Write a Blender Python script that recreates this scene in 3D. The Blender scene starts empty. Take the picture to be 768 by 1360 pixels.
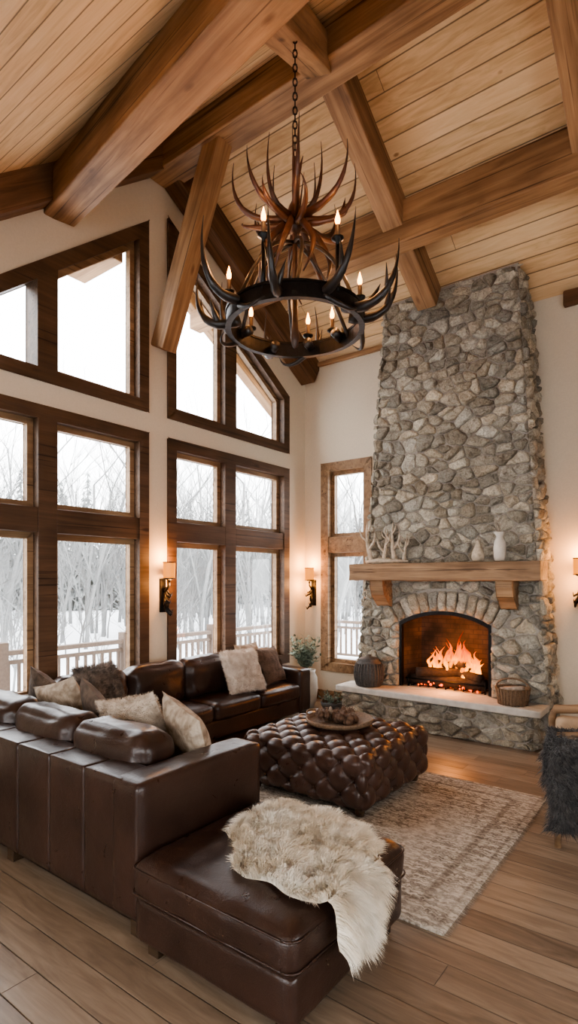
import bpy, bmesh, math, random
from mathutils import Vector, Matrix, noise as mn
random.seed(7)
V=Vector
# ------------------------------------------------------------------ layout
XL=-4.76; YB=6.66; XR=3.2; YF=-3.0
YR=3.95; ZR=6.35; SL=0.80; SR=0.57
def zc(y):
    if y>=YR: return ZR-SR*(y-YR)
    return max(ZR-SL*(YR-y),3.35)
F=V((-0.6046,0.7965,0)); R=V((0.7965,0.6046,0))
# ------------------------------------------------------------------ node helpers
def newmat(name):
    m=bpy.data.materials.new(name); m.use_nodes=True
    nt=m.node_tree; b=nt.nodes['Principled BSDF']; return m,nt,b
def nd(nt,t,**k):
    n=nt.nodes.new(t)
    for a,v in k.items():
        if a.startswith('i_'):
            n.inputs[a[2:].replace('_',' ')].default_value=v
        else: setattr(n,a,v)
    return n
def L(nt,a,b): nt.links.new(a,b)
def math_(nt,op,a,b=None):
    n=nt.nodes.new('ShaderNodeMath'); n.operation=op
    for i,x in enumerate((a,b)):
        if x is None: continue
        if isinstance(x,(int,float)): n.inputs[i].default_value=x
        else: L(nt,x,n.inputs[i])
    return n.outputs[0]
def ramp(nt,fac,stops):
    n=nt.nodes.new('ShaderNodeValToRGB'); cr=n.color_ramp
    while len(cr.elements)<len(stops): cr.elements.new(.5)
    for e,(p,c) in zip(cr.elements,stops):
        e.position=p; e.color=(*c,1) if len(c)==3 else c
    L(nt,fac,n.inputs[0]); return n.outputs[0]
def mixc(nt,fac,a,b,mode='MIX'):
    n=nt.nodes.new('ShaderNodeMix'); n.data_type='RGBA'; n.blend_type=mode
    for i,x in ((0,fac),(6,a),(7,b)):
        if isinstance(x,(int,float)): n.inputs[i].default_value=x
        elif isinstance(x,tuple): n.inputs[i].default_value=(*x,1) if len(x)==3 else x
        else: L(nt,x,n.inputs[i])
    return n.outputs[2]
def noise_(nt,vec,scale,detail=4,dist=0,rough=.5):
    n=nd(nt,'ShaderNodeTexNoise',i_Scale=scale,i_Detail=detail,i_Distortion=dist,i_Roughness=rough)
    if vec is not None: L(nt,vec,n.inputs['Vector'])
    return n.outputs[0]
def objco(nt,scale=(1,1,1)):
    t=nt.nodes.new('ShaderNodeTexCoord'); mp=nt.nodes.new('ShaderNodeMapping')
    mp.inputs['Scale'].default_value=scale; L(nt,t.outputs['Object'],mp.inputs[0]); return mp.outputs[0]
def bump(nt,b,h,strength=.3,dist=.01):
    n=nd(nt,'ShaderNodeBump',i_Strength=strength,i_Distance=dist); L(nt,h,n.inputs['Height']); L(nt,n.outputs[0],b.inputs['Normal'])
def m_plain(name,col,rough=.5,metal=0,var=.15,bs=.1,scale=30):
    m,nt,b=newmat(name); co=objco(nt); n=noise_(nt,co,scale)
    c=ramp(nt,n,[(.3,tuple(x*(1-var) for x in col)),(.7,tuple(min(1,x*(1+var)) for x in col))])
    L(nt,c,b.inputs['Base Color']); b.inputs['Roughness'].default_value=rough; b.inputs['Metallic'].default_value=metal
    if bs: bump(nt,b,n,bs,.005)
    return m
def m_wood(name,c1,c2,rough=.55,s=1,axis=0,bs=.35):
    m,nt,b=newmat(name); sc=[14*s]*3; sc[axis]=.9*s
    co=objco(nt,tuple(sc)); n=noise_(nt,co,1.0,8,.8,.6)
    co2=objco(nt,(1.3,1.3,1.3)); n2=noise_(nt,co2,1.2,3)
    c=ramp(nt,n,[(.28,c1),(.5,tuple((a+b_)/2 for a,b_ in zip(c1,c2))),(.72,c2)])
    d=ramp(nt,n2,[(.3,(.68,.65,.62)),(.65,(1.12,1.12,1.12))])
    c=mixc(nt,1.0,c,d,'MULTIPLY')
    sc3=[38*s]*3; sc3[axis]=.5*s
    n3=noise_(nt,objco(nt,tuple(sc3)),1,2,.3)
    cr=ramp(nt,n3,[(.30,(.2,.16,.13)),(.37,(1,1,1))]); c=mixc(nt,.85,c,cr,'MULTIPLY')
    ks=[3.2]*3; ks[axis]=1.1
    vo=nd(nt,'ShaderNodeTexVoronoi',i_Scale=1.2); L(nt,objco(nt,tuple(ks)),vo.inputs['Vector'])
    c=mixc(nt,.8,c,ramp(nt,vo.outputs['Distance'],[(.05,(.25,.17,.12)),(.11,(1,1,1))]),'MULTIPLY')
    L(nt,c,b.inputs['Base Color']); b.inputs['Roughness'].default_value=rough; b.inputs['Specular IOR Level'].default_value=.35
    bump(nt,b,mixc(nt,.5,n,n3),bs,.012); return m
def m_planks(name,width,length,cols,across='Y',along='X',rough=.4,gap=.03,knots=True,gr=9,gapcol=.25,vari=.5,spec=.5):
    m,nt,b=newmat(name); t=nt.nodes.new('ShaderNodeTexCoord'); s=nt.nodes.new('ShaderNodeSeparateXYZ')
    L(nt,t.outputs['Object'],s.inputs[0]); ac=s.outputs[across]; al=s.outputs[along]
    v=math_(nt,'DIVIDE',ac,width); row=math_(nt,'FLOOR',v); fv=math_(nt,'FRACT',v)
    wn=nd(nt,'ShaderNodeTexWhiteNoise',noise_dimensions='1D'); L(nt,row,wn.inputs['W'])
    u=math_(nt,'ADD',math_(nt,'DIVIDE',al,length),math_(nt,'MULTIPLY',wn.outputs[0],7.3))
    col=math_(nt,'FLOOR',u); fu=math_(nt,'FRACT',u)
    cb=nt.nodes.new('ShaderNodeCombineXYZ'); L(nt,row,cb.inputs[0]); L(nt,col,cb.inputs[1])
    w2=nd(nt,'ShaderNodeTexWhiteNoise',noise_dimensions='3D'); L(nt,cb.outputs[0],w2.inputs['Vector'])
    cv=nt.nodes.new('ShaderNodeCombineXYZ')
    L(nt,math_(nt,'ADD',math_(nt,'MULTIPLY',al,1.0),math_(nt,'MULTIPLY',w2.outputs[0],50)),cv.inputs[0])
    L(nt,math_(nt,'MULTIPLY',ac,gr),cv.inputs[1]); L(nt,math_(nt,'MULTIPLY',w2.outputs[0],31),cv.inputs[2])
    n=noise_(nt,cv.outputs[0],2.2,8,1.2,.6)
    base=ramp(nt,math_(nt,'ADD',math_(nt,'MULTIPLY',n,1-vari*.5),math_(nt,'MULTIPLY',w2.outputs[0],vari*.5)),
        [(.25,cols[0]),(.5,cols[1]),(.75,cols[2])])
    if knots:
        cv2=nt.nodes.new('ShaderNodeCombineXYZ'); L(nt,math_(nt,'MULTIPLY',al,1.6),cv2.inputs[0]); L(nt,math_(nt,'MULTIPLY',ac,3.2),cv2.inputs[1])
        vo=nd(nt,'ShaderNodeTexVoronoi',i_Scale=1.3); L(nt,cv2.outputs[0],vo.inputs['Vector'])
        kk=ramp(nt,vo.outputs['Distance'],[(.035,(.3,.18,.1)),(.075,(1,1,1))]); base=mixc(nt,.75,base,kk,'MULTIPLY')
    e=math_(nt,'MINIMUM',math_(nt,'MULTIPLY',fv,width),math_(nt,'MULTIPLY',math_(nt,'SUBTRACT',1,fv),width))
    e2=math_(nt,'MINIMUM',math_(nt,'MULTIPLY',fu,length),math_(nt,'MULTIPLY',math_(nt,'SUBTRACT',1,fu),length))
    em=math_(nt,'MINIMUM',e,math_(nt,'MULTIPLY',e2,1.6))
    g=ramp(nt,math_(nt,'DIVIDE',em,width*gap*2),[(.2,(gapcol,)*3),(1,(1,1,1))])
    c=mixc(nt,1,base,g,'MULTIPLY'); L(nt,c,b.inputs['Base Color'])
    b.inputs['Roughness'].default_value=rough; b.inputs['Specular IOR Level'].default_value=spec
    h=math_(nt,'ADD',math_(nt,'MULTIPLY',n,.15),math_(nt,'MINIMUM',math_(nt,'DIVIDE',em,width*gap*2),1))
    bump(nt,b,h,.5,.006); return m
def m_leather(name,col,rough=.33):
    m,nt,b=newmat(name); co=objco(nt); n=noise_(nt,co,3,5); 
    c=ramp(nt,n,[(.3,tuple(x*.7 for x in col)),(.7,tuple(x*1.35 for x in col))]); L(nt,c,b.inputs['Base Color'])
    vo=nd(nt,'ShaderNodeTexVoronoi',i_Scale=160); L(nt,co,vo.inputs['Vector'])
    n2=noise_(nt,co,14,5,.6)
    bump(nt,b,math_(nt,'ADD',math_(nt,'MULTIPLY',vo.outputs[0],.18),math_(nt,'MULTIPLY',n2,1.0)),.25,.012)
    r=math_(nt,'ADD',math_(nt,'MULTIPLY',n2,.2),rough-.1); L(nt,r,b.inputs['Roughness']); b.inputs['Specular IOR Level'].default_value=.45
    return m
def m_emit(name,col,st,base=None):
    m,nt,b=newmat(name); b.inputs['Base Color'].default_value=(*(base or col),1)
    b.inputs['Emission Color'].default_value=(*col,1); b.inputs['Emission Strength'].default_value=st; return m
def m_fur(name,c1,c2,sc=8):
    m,nt,b=newmat(name); co=objco(nt); n=noise_(nt,co,sc,4,.5)
    L(nt,ramp(nt,n,[(.35,c1),(.65,c2)]),b.inputs['Base Color']); b.inputs['Roughness'].default_value=.8
    b.inputs['Sheen Weight'].default_value=.3; return m
def m_stone(name,mult=1.0):
    m,nt,b=newmat(name); a=nd(nt,'ShaderNodeAttribute',attribute_name='Col')
    co=objco(nt); n=noise_(nt,co,8,10,.6,.68); n2=noise_(nt,co,50,6,0,.7)
    c=mixc(nt,1,a.outputs['Color'],ramp(nt,n,[(.3,(.56*mult,.53*mult,.49*mult)),(.5,(1*mult,.97*mult,.93*mult)),(.7,(1.3*mult,1.27*mult,1.21*mult))]),'MULTIPLY')
    c=mixc(nt,.85,c,ramp(nt,n2,[(.35,(.58,.56,.53)),(.6,(1.12,1.12,1.12))]),'MULTIPLY')
    L(nt,c,b.inputs['Base Color']); b.inputs['Roughness'].default_value=.92; b.inputs['Specular IOR Level'].default_value=.3
    bump(nt,b,math_(nt,'ADD',math_(nt,'MULTIPLY',n,1.3),math_(nt,'MULTIPLY',n2,.6)),1.0,.045); return m

M={}
M['beam']=m_wood('beam_wood',(.17,.088,.041),(.44,.265,.14),.6)
M['beam_dark']=m_wood('beam_wood_dark',(.07,.034,.016),(.21,.11,.056),.6)
M['casing']=m_wood('casing_wood',(.055,.03,.017),(.135,.078,.044),.5,1,1)
M['sash']=m_wood('sash_wood',(.17,.10,.054),(.37,.24,.135),.5,1,1)
M['mantel']=m_wood('mantel_wood',(.15,.088,.047),(.42,.275,.16),.6)
M['ceil']=m_planks('pine_ceiling',.155,5.5,[(.45,.29,.145),(.67,.47,.27),(.77,.58,.365)],rough=.6,gap=.024,gapcol=.28,spec=.25)
M['floor']=m_planks('oak_floor',.16,1.9,[(.115,.08,.055),(.235,.172,.122),(.36,.278,.205)],rough=.34,gap=.012,knots=False,gr=8,gapcol=.4,vari=.5,spec=.45)
M['wall']=m_plain('plaster',(.66,.58,.46),.9,0,.03,.08,60)
M['leather']=m_leather('brown_leather',(.036,.0185,.013),.31)
M['leather2']=m_leather('tufted_leather',(.06,.030,.021),.3)
M['iron']=m_plain('wrought_iron',(.016,.015,.015),.4,.7,.3,.3,40)
M['antler_dark']=m_plain('antler_dark',(.018,.013,.011),.4,0,.4,.4,25)
M['antler']=m_plain('antler_brown',(.05,.021,.011),.42,0,.45,.4,18)
M['stone']=m_stone('stone',1.3)
M['mortar']=m_plain('mortar',(.34,.31,.27),.95,0,.2,.6,40)
M['slab']=m_plain('hearth_slab',(.50,.475,.43),.8,0,.15,.4,12)
M['snow']=m_plain('snow',(.8,.82,.85),.9,0,.03,.1,3)
M['rail']=m_plain('weathered_rail',(.12,.085,.065),.8)
M['bark']=m_plain('haze_tinted_bark',(.115,.11,.105),.9,0,.2,0)  # bark lightened to paint outdoor haze into its colour
M['bark2']=m_plain('haze_tinted_bark_far',(.21,.21,.205),.9,0,.2,0)  # paler bark for farther rows: distance haze painted into the colour
M['fir2']=m_plain('haze_tinted_fir_far',(.26,.275,.27),.9,0,.2,0,2)  # far firs tinted pale in place of haze in the air
M['cream_fur']=m_fur('sheepskin_fur',(.84,.73,.57),(.96,.9,.8),5)
M['white_fur']=m_fur('pillow_fur',(.58,.5,.42),(.86,.8,.73),14)
M['tan_fur']=m_fur('tan_fur',(.35,.27,.2),(.62,.52,.42),14)
M['grey_fur']=m_fur('charcoal_fur',(.02,.018,.017),(.11,.1,.095),22)
M['taupe_fur']=m_fur('taupe_fur',(.06,.045,.035),(.27,.22,.18),16)
M['bulb']=m_emit('bulb_glow',(1,.36,.07),16)
M['candle']=m_plain('candle_sleeve',(.09,.055,.035),.5)
M['shade']=m_emit('sconce_shade_glow',(1,.3,.03),1.5,(.12,.05,.015))
M['char']=m_plain('charred_log',(.03,.018,.012),.9,0,.5,.8,30)
M['wicker']=m_plain('wicker',(.17,.105,.06),.7,0,.35,.5,60)
M['wicker_dark']=m_plain('dark_wicker',(.07,.065,.06),.6,0,.35,.5,60)
M['ceramic']=m_plain('white_ceramic',(.62,.57,.5),.5,0,.12,.2,10)
M['drift']=m_plain('driftwood',(.30,.25,.20),.85,0,.4,.5,22)
M['bone']=m_plain('bleached_antler',(.46,.39,.30),.75,0,.35,.5,22)
M['leaf']=m_plain('sage_leaf',(.13,.16,.11),.7,0,.3,0,20)
M['cone']=m_plain('pinecone',(.13,.07,.04),.8,0,.4,.3,50)
M['tan']=m_plain('tan_upholstery',(.45,.33,.22),.7,0,.12,.2,20)
M['chairwood']=m_wood('chair_wood',(.04,.024,.014),(.09,.055,.03),.5)
def brick():
    m,nt,b=newmat('firebrick'); t=nt.nodes.new('ShaderNodeTexCoord'); mp=nt.nodes.new('ShaderNodeMapping')
    mp.inputs['Rotation'].default_value=(math.pi/2,0,0); L(nt,t.outputs['Object'],mp.inputs[0])
    k=nd(nt,'ShaderNodeTexBrick',i_Scale=4.5); k.inputs['Color1'].default_value=(.06,.036,.024,1); k.inputs['Color2'].default_value=(.04,.026,.018,1); k.inputs['Mortar'].default_value=(.025,.018,.014,1)
    L(nt,mp.outputs[0],k.inputs[0]); so=noise_(nt,objco(nt),3.5,6)
    L(nt,mixc(nt,1,k.outputs[0],ramp(nt,so,[(.38,(.2,.18,.16)),(.62,(1.2,1.2,1.2))]),'MULTIPLY'),b.inputs['Base Color']); b.inputs['Roughness'].default_value=.85; return m
M['firebrick']=brick()
def flame():
    m,nt,b=newmat('flame'); nt.nodes.remove(b); out=nt.nodes['Material Output']
    t=nt.nodes.new('ShaderNodeTexCoord'); s=nt.nodes.new('ShaderNodeSeparateXYZ'); L(nt,t.outputs['Object'],s.inputs[0])
    h=math_(nt,'DIVIDE',math_(nt,'SUBTRACT',s.outputs['Z'],.56),.5)
    n=noise_(nt,objco(nt,(8,8,4)),1.6,5,1.0)
    hh=math_(nt,'ADD',h,math_(nt,'MULTIPLY',math_(nt,'SUBTRACT',n,.5),.9))
    c=ramp(nt,hh,[(.0,(1,.36,.03)),(.35,(1,.23,.012)),(.7,(1,.10,.003)),(1,(.6,.03,.001))])
    e=nt.nodes.new('ShaderNodeEmission'); L(nt,c,e.inputs[0])
    L(nt,math_(nt,'MULTIPLY',ramp(nt,hh,[(0,(1,1,1)),(.45,(.5,.5,.5)),(1,(.12,.12,.12))]),6.0),e.inputs[1])
    lw=nd(nt,'ShaderNodeLayerWeight',i_Blend=.45); tr=nt.nodes.new('ShaderNodeBsdfTransparent'); mx=nt.nodes.new('ShaderNodeMixShader')
    L(nt,math_(nt,'MINIMUM',1,math_(nt,'ADD',lw.outputs['Facing'],math_(nt,'MULTIPLY',hh,.6))),mx.inputs[0]); L(nt,e.outputs[0],mx.inputs[1]); L(nt,tr.outputs[0],mx.inputs[2]); L(nt,mx.outputs[0],out.inputs[0]); return m
M['flame']=flame()
def glass():
    m,nt,b=newmat('window_glass'); nt.nodes.remove(b); out=nt.nodes['Material Output']
    tr=nt.nodes.new('ShaderNodeBsdfTransparent'); g=nd(nt,'ShaderNodeBsdfGlossy',i_Roughness=.02); mx=nt.nodes.new('ShaderNodeMixShader')
    mx.inputs[0].default_value=.04; L(nt,tr.outputs[0],mx.inputs[1]); L(nt,g.outputs[0],mx.inputs[2]); L(nt,mx.outputs[0],out.inputs[0]); return m
M['glass']=glass()
def pillowmat(name,c1,c2):
    m,nt,b=newmat(name); co=objco(nt); w=nd(nt,'ShaderNodeTexWave',i_Scale=22,i_Distortion=6); L(nt,co,w.inputs[0])
    n=noise_(nt,co,16,6,.5); L(nt,ramp(nt,n,[(.35,c1),(.62,c2)]),b.inputs['Base Color']); b.inputs['Roughness'].default_value=.85
    bump(nt,b,math_(nt,'ADD',n,w.outputs[1]),.3,.01); return m
M['p_cream']=pillowmat('beige_pillow_fabric',(.24,.175,.12),(.5,.41,.32))
M['p_brown']=pillowmat('brown_pillow_fabric',(.06,.04,.028),(.13,.09,.065))
def rugmat():
    m,nt,b=newmat('distressed_rug'); t=nt.nodes.new('ShaderNodeTexCoord'); s=nt.nodes.new('ShaderNodeSeparateXYZ'); L(nt,t.outputs['Object'],s.inputs[0])
    ax=math_(nt,'ABSOLUTE',s.outputs[0]); ay=math_(nt,'ABSOLUTE',s.outputs[1])
    # mirrored motif grid so the field reads as an ornamental repeat
    fx=math_(nt,'PINGPONG',ax,.24); fy=math_(nt,'PINGPONG',ay,.21)
    cb=nt.nodes.new('ShaderNodeCombineXYZ'); L(nt,fx,cb.inputs[0]); L(nt,fy,cb.inputs[1])
    cm=nt.nodes.new('ShaderNodeCombineXYZ'); L(nt,ax,cm.inputs[0]); L(nt,ay,cm.inputs[1])
    w=nd(nt,'ShaderNodeTexWave',wave_type='RINGS',i_Scale=5.5,i_Distortion=5,i_Detail=3); w.inputs['Detail Scale'].default_value=5; L(nt,cb.outputs[0],w.inputs[0])
    vo=nd(nt,'ShaderNodeTexVoronoi',i_Scale=22,feature='F2'); L(nt,cb.outputs[0],vo.inputs['Vector'])
    w2=nd(nt,'ShaderNodeTexWave',wave_type='RINGS',i_Scale=2.4,i_Distortion=4,i_Detail=4); w2.inputs['Detail Scale'].default_value=4; L(nt,cm.outputs[0],w2.inputs[0])
    pat=math_(nt,'ADD',math_(nt,'MULTIPLY',math_(nt,'MULTIPLY',w.outputs[1],math_(nt,'ADD',vo.outputs[0],.4)),.55),math_(nt,'MULTIPLY',w2.outputs[1],.28))
    n=noise_(nt,objco(nt),1.7,10,.6,.78); n2=noise_(nt,objco(nt),20,8,.2,.75)
    base=ramp(nt,math_(nt,'ADD',math_(nt,'MULTIPLY',pat,.75),math_(nt,'MULTIPLY',n2,.35)),[(.2,(.66,.61,.54)),(.33,(.42,.37,.31)),(.45,(.13,.105,.085)),(.56,(.34,.29,.24)),(.7,(.60,.55,.48))])
    c=mixc(nt,ramp(nt,n,[(.45,(.1,.1,.1)),(.64,(.8,.8,.8))]),base,(.64,.59,.52))
    c=mixc(nt,.8,c,ramp(nt,n2,[(.38,(.6,.57,.54)),(.58,(1.05,1.05,1.05))]),'MULTIPLY')
    ex=math_(nt,'SUBTRACT',1.43,ax); ey=math_(nt,'SUBTRACT',1.05,ay); e=math_(nt,'MINIMUM',ex,ey)
    bd=ramp(nt,e,[(.03,(.9,.89,.87)),(.045,(.5,.46,.43)),(.06,(.95,.95,.95)),(.17,(.85,.84,.82)),(.185,(.45,.41,.38)),(.21,(.5,.46,.43)),(.225,(1,1,1))])
    c=mixc(nt,.65,c,bd,'MULTIPLY'); L(nt,c,b.inputs['Base Color']); b.inputs['Roughness'].default_value=.95; b.inputs['Specular IOR Level'].default_value=.15
    bump(nt,b,noise_(nt,objco(nt),120,3),.6,.008); return m
M['rug']=rugmat()

# ------------------------------------------------------------------ mesh builder
class MB:
    def __init__(s): s.v=[];s.f=[];s.m=[];s.s=[]
    def add(s,vs,fs,m=0,smooth=True):
        o=len(s.v); s.v+= [tuple(x) for x in vs]
        for f in fs: s.f.append([o+i for i in f]); s.m.append(m); s.s.append(smooth)
    def box(s,lo,hi,m=0,mat=None):
        x0,y0,z0=lo;x1,y1,z1=hi
        vs=[V(p) for p in ((x0,y0,z0),(x1,y0,z0),(x1,y1,z0),(x0,y1,z0),(x0,y0,z1),(x1,y0,z1),(x1,y1,z1),(x0,y1,z1))]
        if mat: vs=[mat@p for p in vs]
        s.add(vs,[(0,3,2,1),(4,5,6,7),(0,1,5,4),(1,2,6,5),(2,3,7,6),(3,0,4,7)],m,False)
    def tube(s,path,rad,n=8,m=0,smooth=True):
        path=[V(p) for p in path]; k=len(path)
        if isinstance(rad,(int,float)): rad=[rad]*k
        vs=[];up=None
        for i,p in enumerate(path):
            t=(path[min(i+1,k-1)]-path[max(i-1,0)]).normalized()
            if up is None:
                up=t.orthogonal().normalized()
            up=(up-t*up.dot(t))
            up=up.normalized() if up.length>1e-5 else t.orthogonal().normalized()
            b=t.cross(up)
            for j in range(n):
                a=2*math.pi*j/n; vs.append(p+(up*math.cos(a)+b*math.sin(a))*rad[i])
        fs=[(i*n+j,i*n+(j+1)%n,(i+1)*n+(j+1)%n,(i+1)*n+j) for i in range(k-1) for j in range(n)]
        fs.append(tuple(reversed(range(n)))); fs.append(tuple((k-1)*n+j for j in range(n)))
        s.add(vs,fs,m,smooth)
    def lathe(s,prof,c=(0,0,0),n=24,m=0,mat=None,smooth=True,wob=0):
        vs=[];c=V(c)
        for r,z in prof:
            for j in range(n):
                a=2*math.pi*j/n; rr=r*(1+wob*math.sin(a*3+z*20))
                p=V((rr*math.cos(a),rr*math.sin(a),z)); 
                if mat: p=mat@p
                vs.append(p+c)
        k=len(prof)
        s.add(vs,[(i*n+j,i*n+(j+1)%n,(i+1)*n+(j+1)%n,(i+1)*n+j) for i in range(k-1) for j in range(n)],m,smooth)
    def sphere(s,c,r,m=0,n=10,sc=(1,1,1)):
        c=V(c);vs=[];k=n//2+1
        for i in range(k):
            th=math.pi*i/(k-1)
            for j in range(n):
                a=2*math.pi*j/n; vs.append(c+V((r*sc[0]*math.sin(th)*math.cos(a),r*sc[1]*math.sin(th)*math.sin(a),-r*sc[2]*math.cos(th))))
        s.add(vs,[(i*n+j,i*n+(j+1)%n,(i+1)*n+(j+1)%n,(i+1)*n+j) for i in range(k-1) for j in range(n)],m)
    def prism(s,poly,mp,d0,d1,m=0):
        n=len(poly); vs=[mp(a,b,d0) for a,b in poly]+[mp(a,b,d1) for a,b in poly]
        s.add(vs,[tuple(range(n)),tuple(range(2*n-1,n-1,-1))]+[(i,(i+1)%n,n+(i+1)%n,n+i) for i in range(n)],m,False)
    def fur(s,tris,count,length,width=.003,m=0,droop=.5,rnd=.5,combed=V((0,0,0)),rs=None,clump=.9,freq=14):
        rs=rs or random.Random(3)
        areas=[];tot=0
        for a,b,c in tris:
            tot+=((b-a).cross(c-a)).length/2; areas.append(tot)
        import bisect
        vs=[];fs=[]
        for _ in range(count):
            i=bisect.bisect(areas,rs.random()*tot); i=min(i,len(tris)-1); a,b,c=tris[i]
            u,v=rs.random(),rs.random()
            if u+v>1:u,v=1-u,1-v
            p=a+(b-a)*u+(c-a)*v; nn=(b-a).cross(c-a)
            if nn.length<1e-12: continue
            nn.normalize()
            cl=mn.noise_vector(p*freq)*clump
            d=(nn+V((rs.uniform(-1,1),rs.uniform(-1,1),rs.uniform(-1,1)))*rnd+cl+combed).normalized()
            if d.dot(nn)<.15: d=(d+nn*.5).normalized()
            l=length*rs.uniform(.6,1.25); side=d.cross(V((rs.uniform(-1,1),rs.uniform(-1,1),rs.uniform(-1,1))))
            if side.length<1e-4: continue
            side=side.normalized()*width
            g=V((0,0,-1))*droop*l
            p1=p+d*l*.5+g*.15; p2=p+d*l+g*.7
            o=len(vs); vs+=[p-side,p+side,p1+side*.8,p1-side*.8,p2]
            fs+=[(o,o+1,o+2,o+3),(o+3,o+2,o+4)]
        s.add(vs,fs,m)
    def build(s,name,mats,parent=None,bevel=0,loc=None,rot=None):
        me=bpy.data.meshes.new(name); me.from_pydata(s.v,[],s.f)
        for k in mats: me.materials.append(M[k] if isinstance(k,str) else k)
        me.polygons.foreach_set('material_index',s.m); me.polygons.foreach_set('use_smooth',s.s); me.update()
        o=bpy.data.objects.new(name,me); bpy.context.collection.objects.link(o)
        if bevel:
            md=o.modifiers.new('bevel','BEVEL'); md.width=bevel; md.segments=2; md.limit_method='ANGLE'
        if parent: o.parent=parent
        if loc: o.location=loc
        if rot: o.rotation_euler=rot
        return o
def empty(name,loc=(0,0,0),rot=(0,0,0)):
    o=bpy.data.objects.new(name,None); bpy.context.collection.objects.link(o); o.location=loc; o.rotation_euler=rot; o.empty_display_size=.1; return o
def rbox_pts(lo,hi,r,n,puff=(0,0,0),wr=.0,seed=0,disp=None):
    bm=bmesh.new(); bmesh.ops.create_cube(bm,size=2); bmesh.ops.subdivide_edges(bm,edges=bm.edges[:],cuts=n,use_grid_fill=True)
    lo=V(lo);hi=V(hi);c=(lo+hi)/2;h=(hi-lo)/2; r=min(r,min(h)*.98)
    vs=[]
    for v in bm.verts:
        u=[math.copysign(abs(x)**.75,x) for x in v.co]
        P=V((u[0]*h[0],u[1]*h[1],u[2]*h[2])); I=V([max(-(h[k]-r),min(h[k]-r,P[k])) for k in range(3)]); d=P-I
        nn=d.normalized() if d.length>1e-6 else V((0,0,1))
        P=I+nn*r if d.length>1e-6 else P
        q=list(v.co)
        for k in range(3):
            a,b=(k+1)%3,(k+2)%3
            P[k]+=puff[k]*q[k]*(1-q[a]**2)*(1-q[b]**2)
        if wr: P+=nn*wr*(mn.noise((P+V((seed*3.1,seed*7.7,0)))*7)+.5*mn.noise((P+V((seed,0,0)))*18))
        if disp: P=disp(P,nn,h)
        vs.append(P+c)
    bm.verts.index_update()
    fs=[tuple(v.index for v in f.verts) for f in bm.faces]; bm.free(); return vs,fs
def rbox(name,lo,hi,mat,parent,r=.04,n=9,puff=(0,0,0),wr=.004,seed=0):
    vs,fs=rbox_pts(lo,hi,r,n,puff,wr,seed); b=MB(); b.add(vs,fs); return b.build(name,[mat],parent)

# ------------------------------------------------------------------ room shell
T=.2
YZ=lambda a,b,d:(d,a,b)
XZ=lambda a,b,d:(a,d,b)
b=MB(); b.box((XL-T,YF-T,-.15),(XR+T,YB+T,0)); b.build('floor',['floor'])
b=MB()
yf=YR-(ZR-3.35)/SL
prof=[(YF-T,3.35),(yf,3.35),(YR,ZR),(YB+T,zc(YB+T)),(YB+T,zc(YB+T)+.2),(YR,ZR+.22),(yf,3.57),(YF-T,3.57)]
for quad in ((0,1,6,7),(1,2,5,6),(2,3,4,5)):
    b.prism([prof[i] for i in quad],YZ,XL-T,XR+T)
b.build('ceiling',['ceil'])
b=MB()
Z0,Z1,Z2=.55,3.24,3.46
tl=lambda y:5.46-SL*(3.80-y)
tr=lambda y:4.25+.64*(6.24-y)
P=lambda poly:b.prism(poly,YZ,XL-T,XL)
P([(YF-T,0),(1.65,0),(1.65,zc(1.65)+.02),(yf,3.37),(YF-T,3.37)])
P([(1.65,0),(3.8,0),(3.8,Z0),(1.65,Z0)]); P([(1.65,Z1),(3.8,Z1),(3.8,Z2),(1.65,Z2)]); P([(1.65,tl(1.65)),(3.8,tl(3.8)),(3.8,zc(3.8)+.02),(1.65,zc(1.65)+.02)])
P([(3.8,0),(4.07,0),(4.07,zc(4.07)+.02),(YR,ZR+.02),(3.8,zc(3.8)+.02)])
P([(4.07,0),(6.24,0),(6.24,Z0),(4.07,Z0)]); P([(4.07,Z1),(6.24,Z1),(6.24,Z2),(4.07,Z2)]); P([(4.07,tr(4.07)),(6.24,tr(6.24)),(6.24,zc(6.24)+.02),(4.07,zc(4.07)+.02)])
P([(6.24,0),(YB+T,0),(YB+T,zc(YB+T)+.02),(6.24,zc(6.24)+.02)])
b.build('wall_left',['wall'])
WX=(-4.46,-3.66); WZ=(.42,3.34)
b=MB(); zt=zc(YB)+.02
P=lambda poly:b.prism(poly,XZ,YB,YB+T)
P([(XL,0),(WX[0],0),(WX[0],zt),(XL,zt)]); P([(WX[0],0),(WX[1],0),(WX[1],WZ[0]),(WX[0],WZ[0])]); P([(WX[0],WZ[1]),(WX[1],WZ[1]),(WX[1],zt),(WX[0],zt)]); P([(WX[1],0),(XR+T,0),(XR+T,zt),(WX[1],zt)])
b.build('wall_back',['wall'])
EY=(-1.6,2.6); EZ=(.7,2.7)
b=MB(); P=lambda poly:b.prism(poly,YZ,XR,XR+T)
P([(YF-T,0),(EY[0],0),(EY[0],3.37),(YF-T,3.37)])
P([(EY[0],0),(EY[1],0),(EY[1],EZ[0]),(EY[0],EZ[0])]); P([(EY[0],EZ[1]),(EY[1],EZ[1]),(EY[1],zc(EY[1])+.02),(yf,3.37),(EY[0],3.37)])
P([(EY[1],0),(YB,0),(YB,zc(YB)+.02),(YR,ZR+.02),(EY[1],zc(EY[1])+.02)])
b.build('wall_right',['wall'])
SX=(-3.4,2.0); SZ=(.5,2.85)
b=MB(); P=lambda poly:b.prism(poly,XZ,YF-T,YF)
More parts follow.
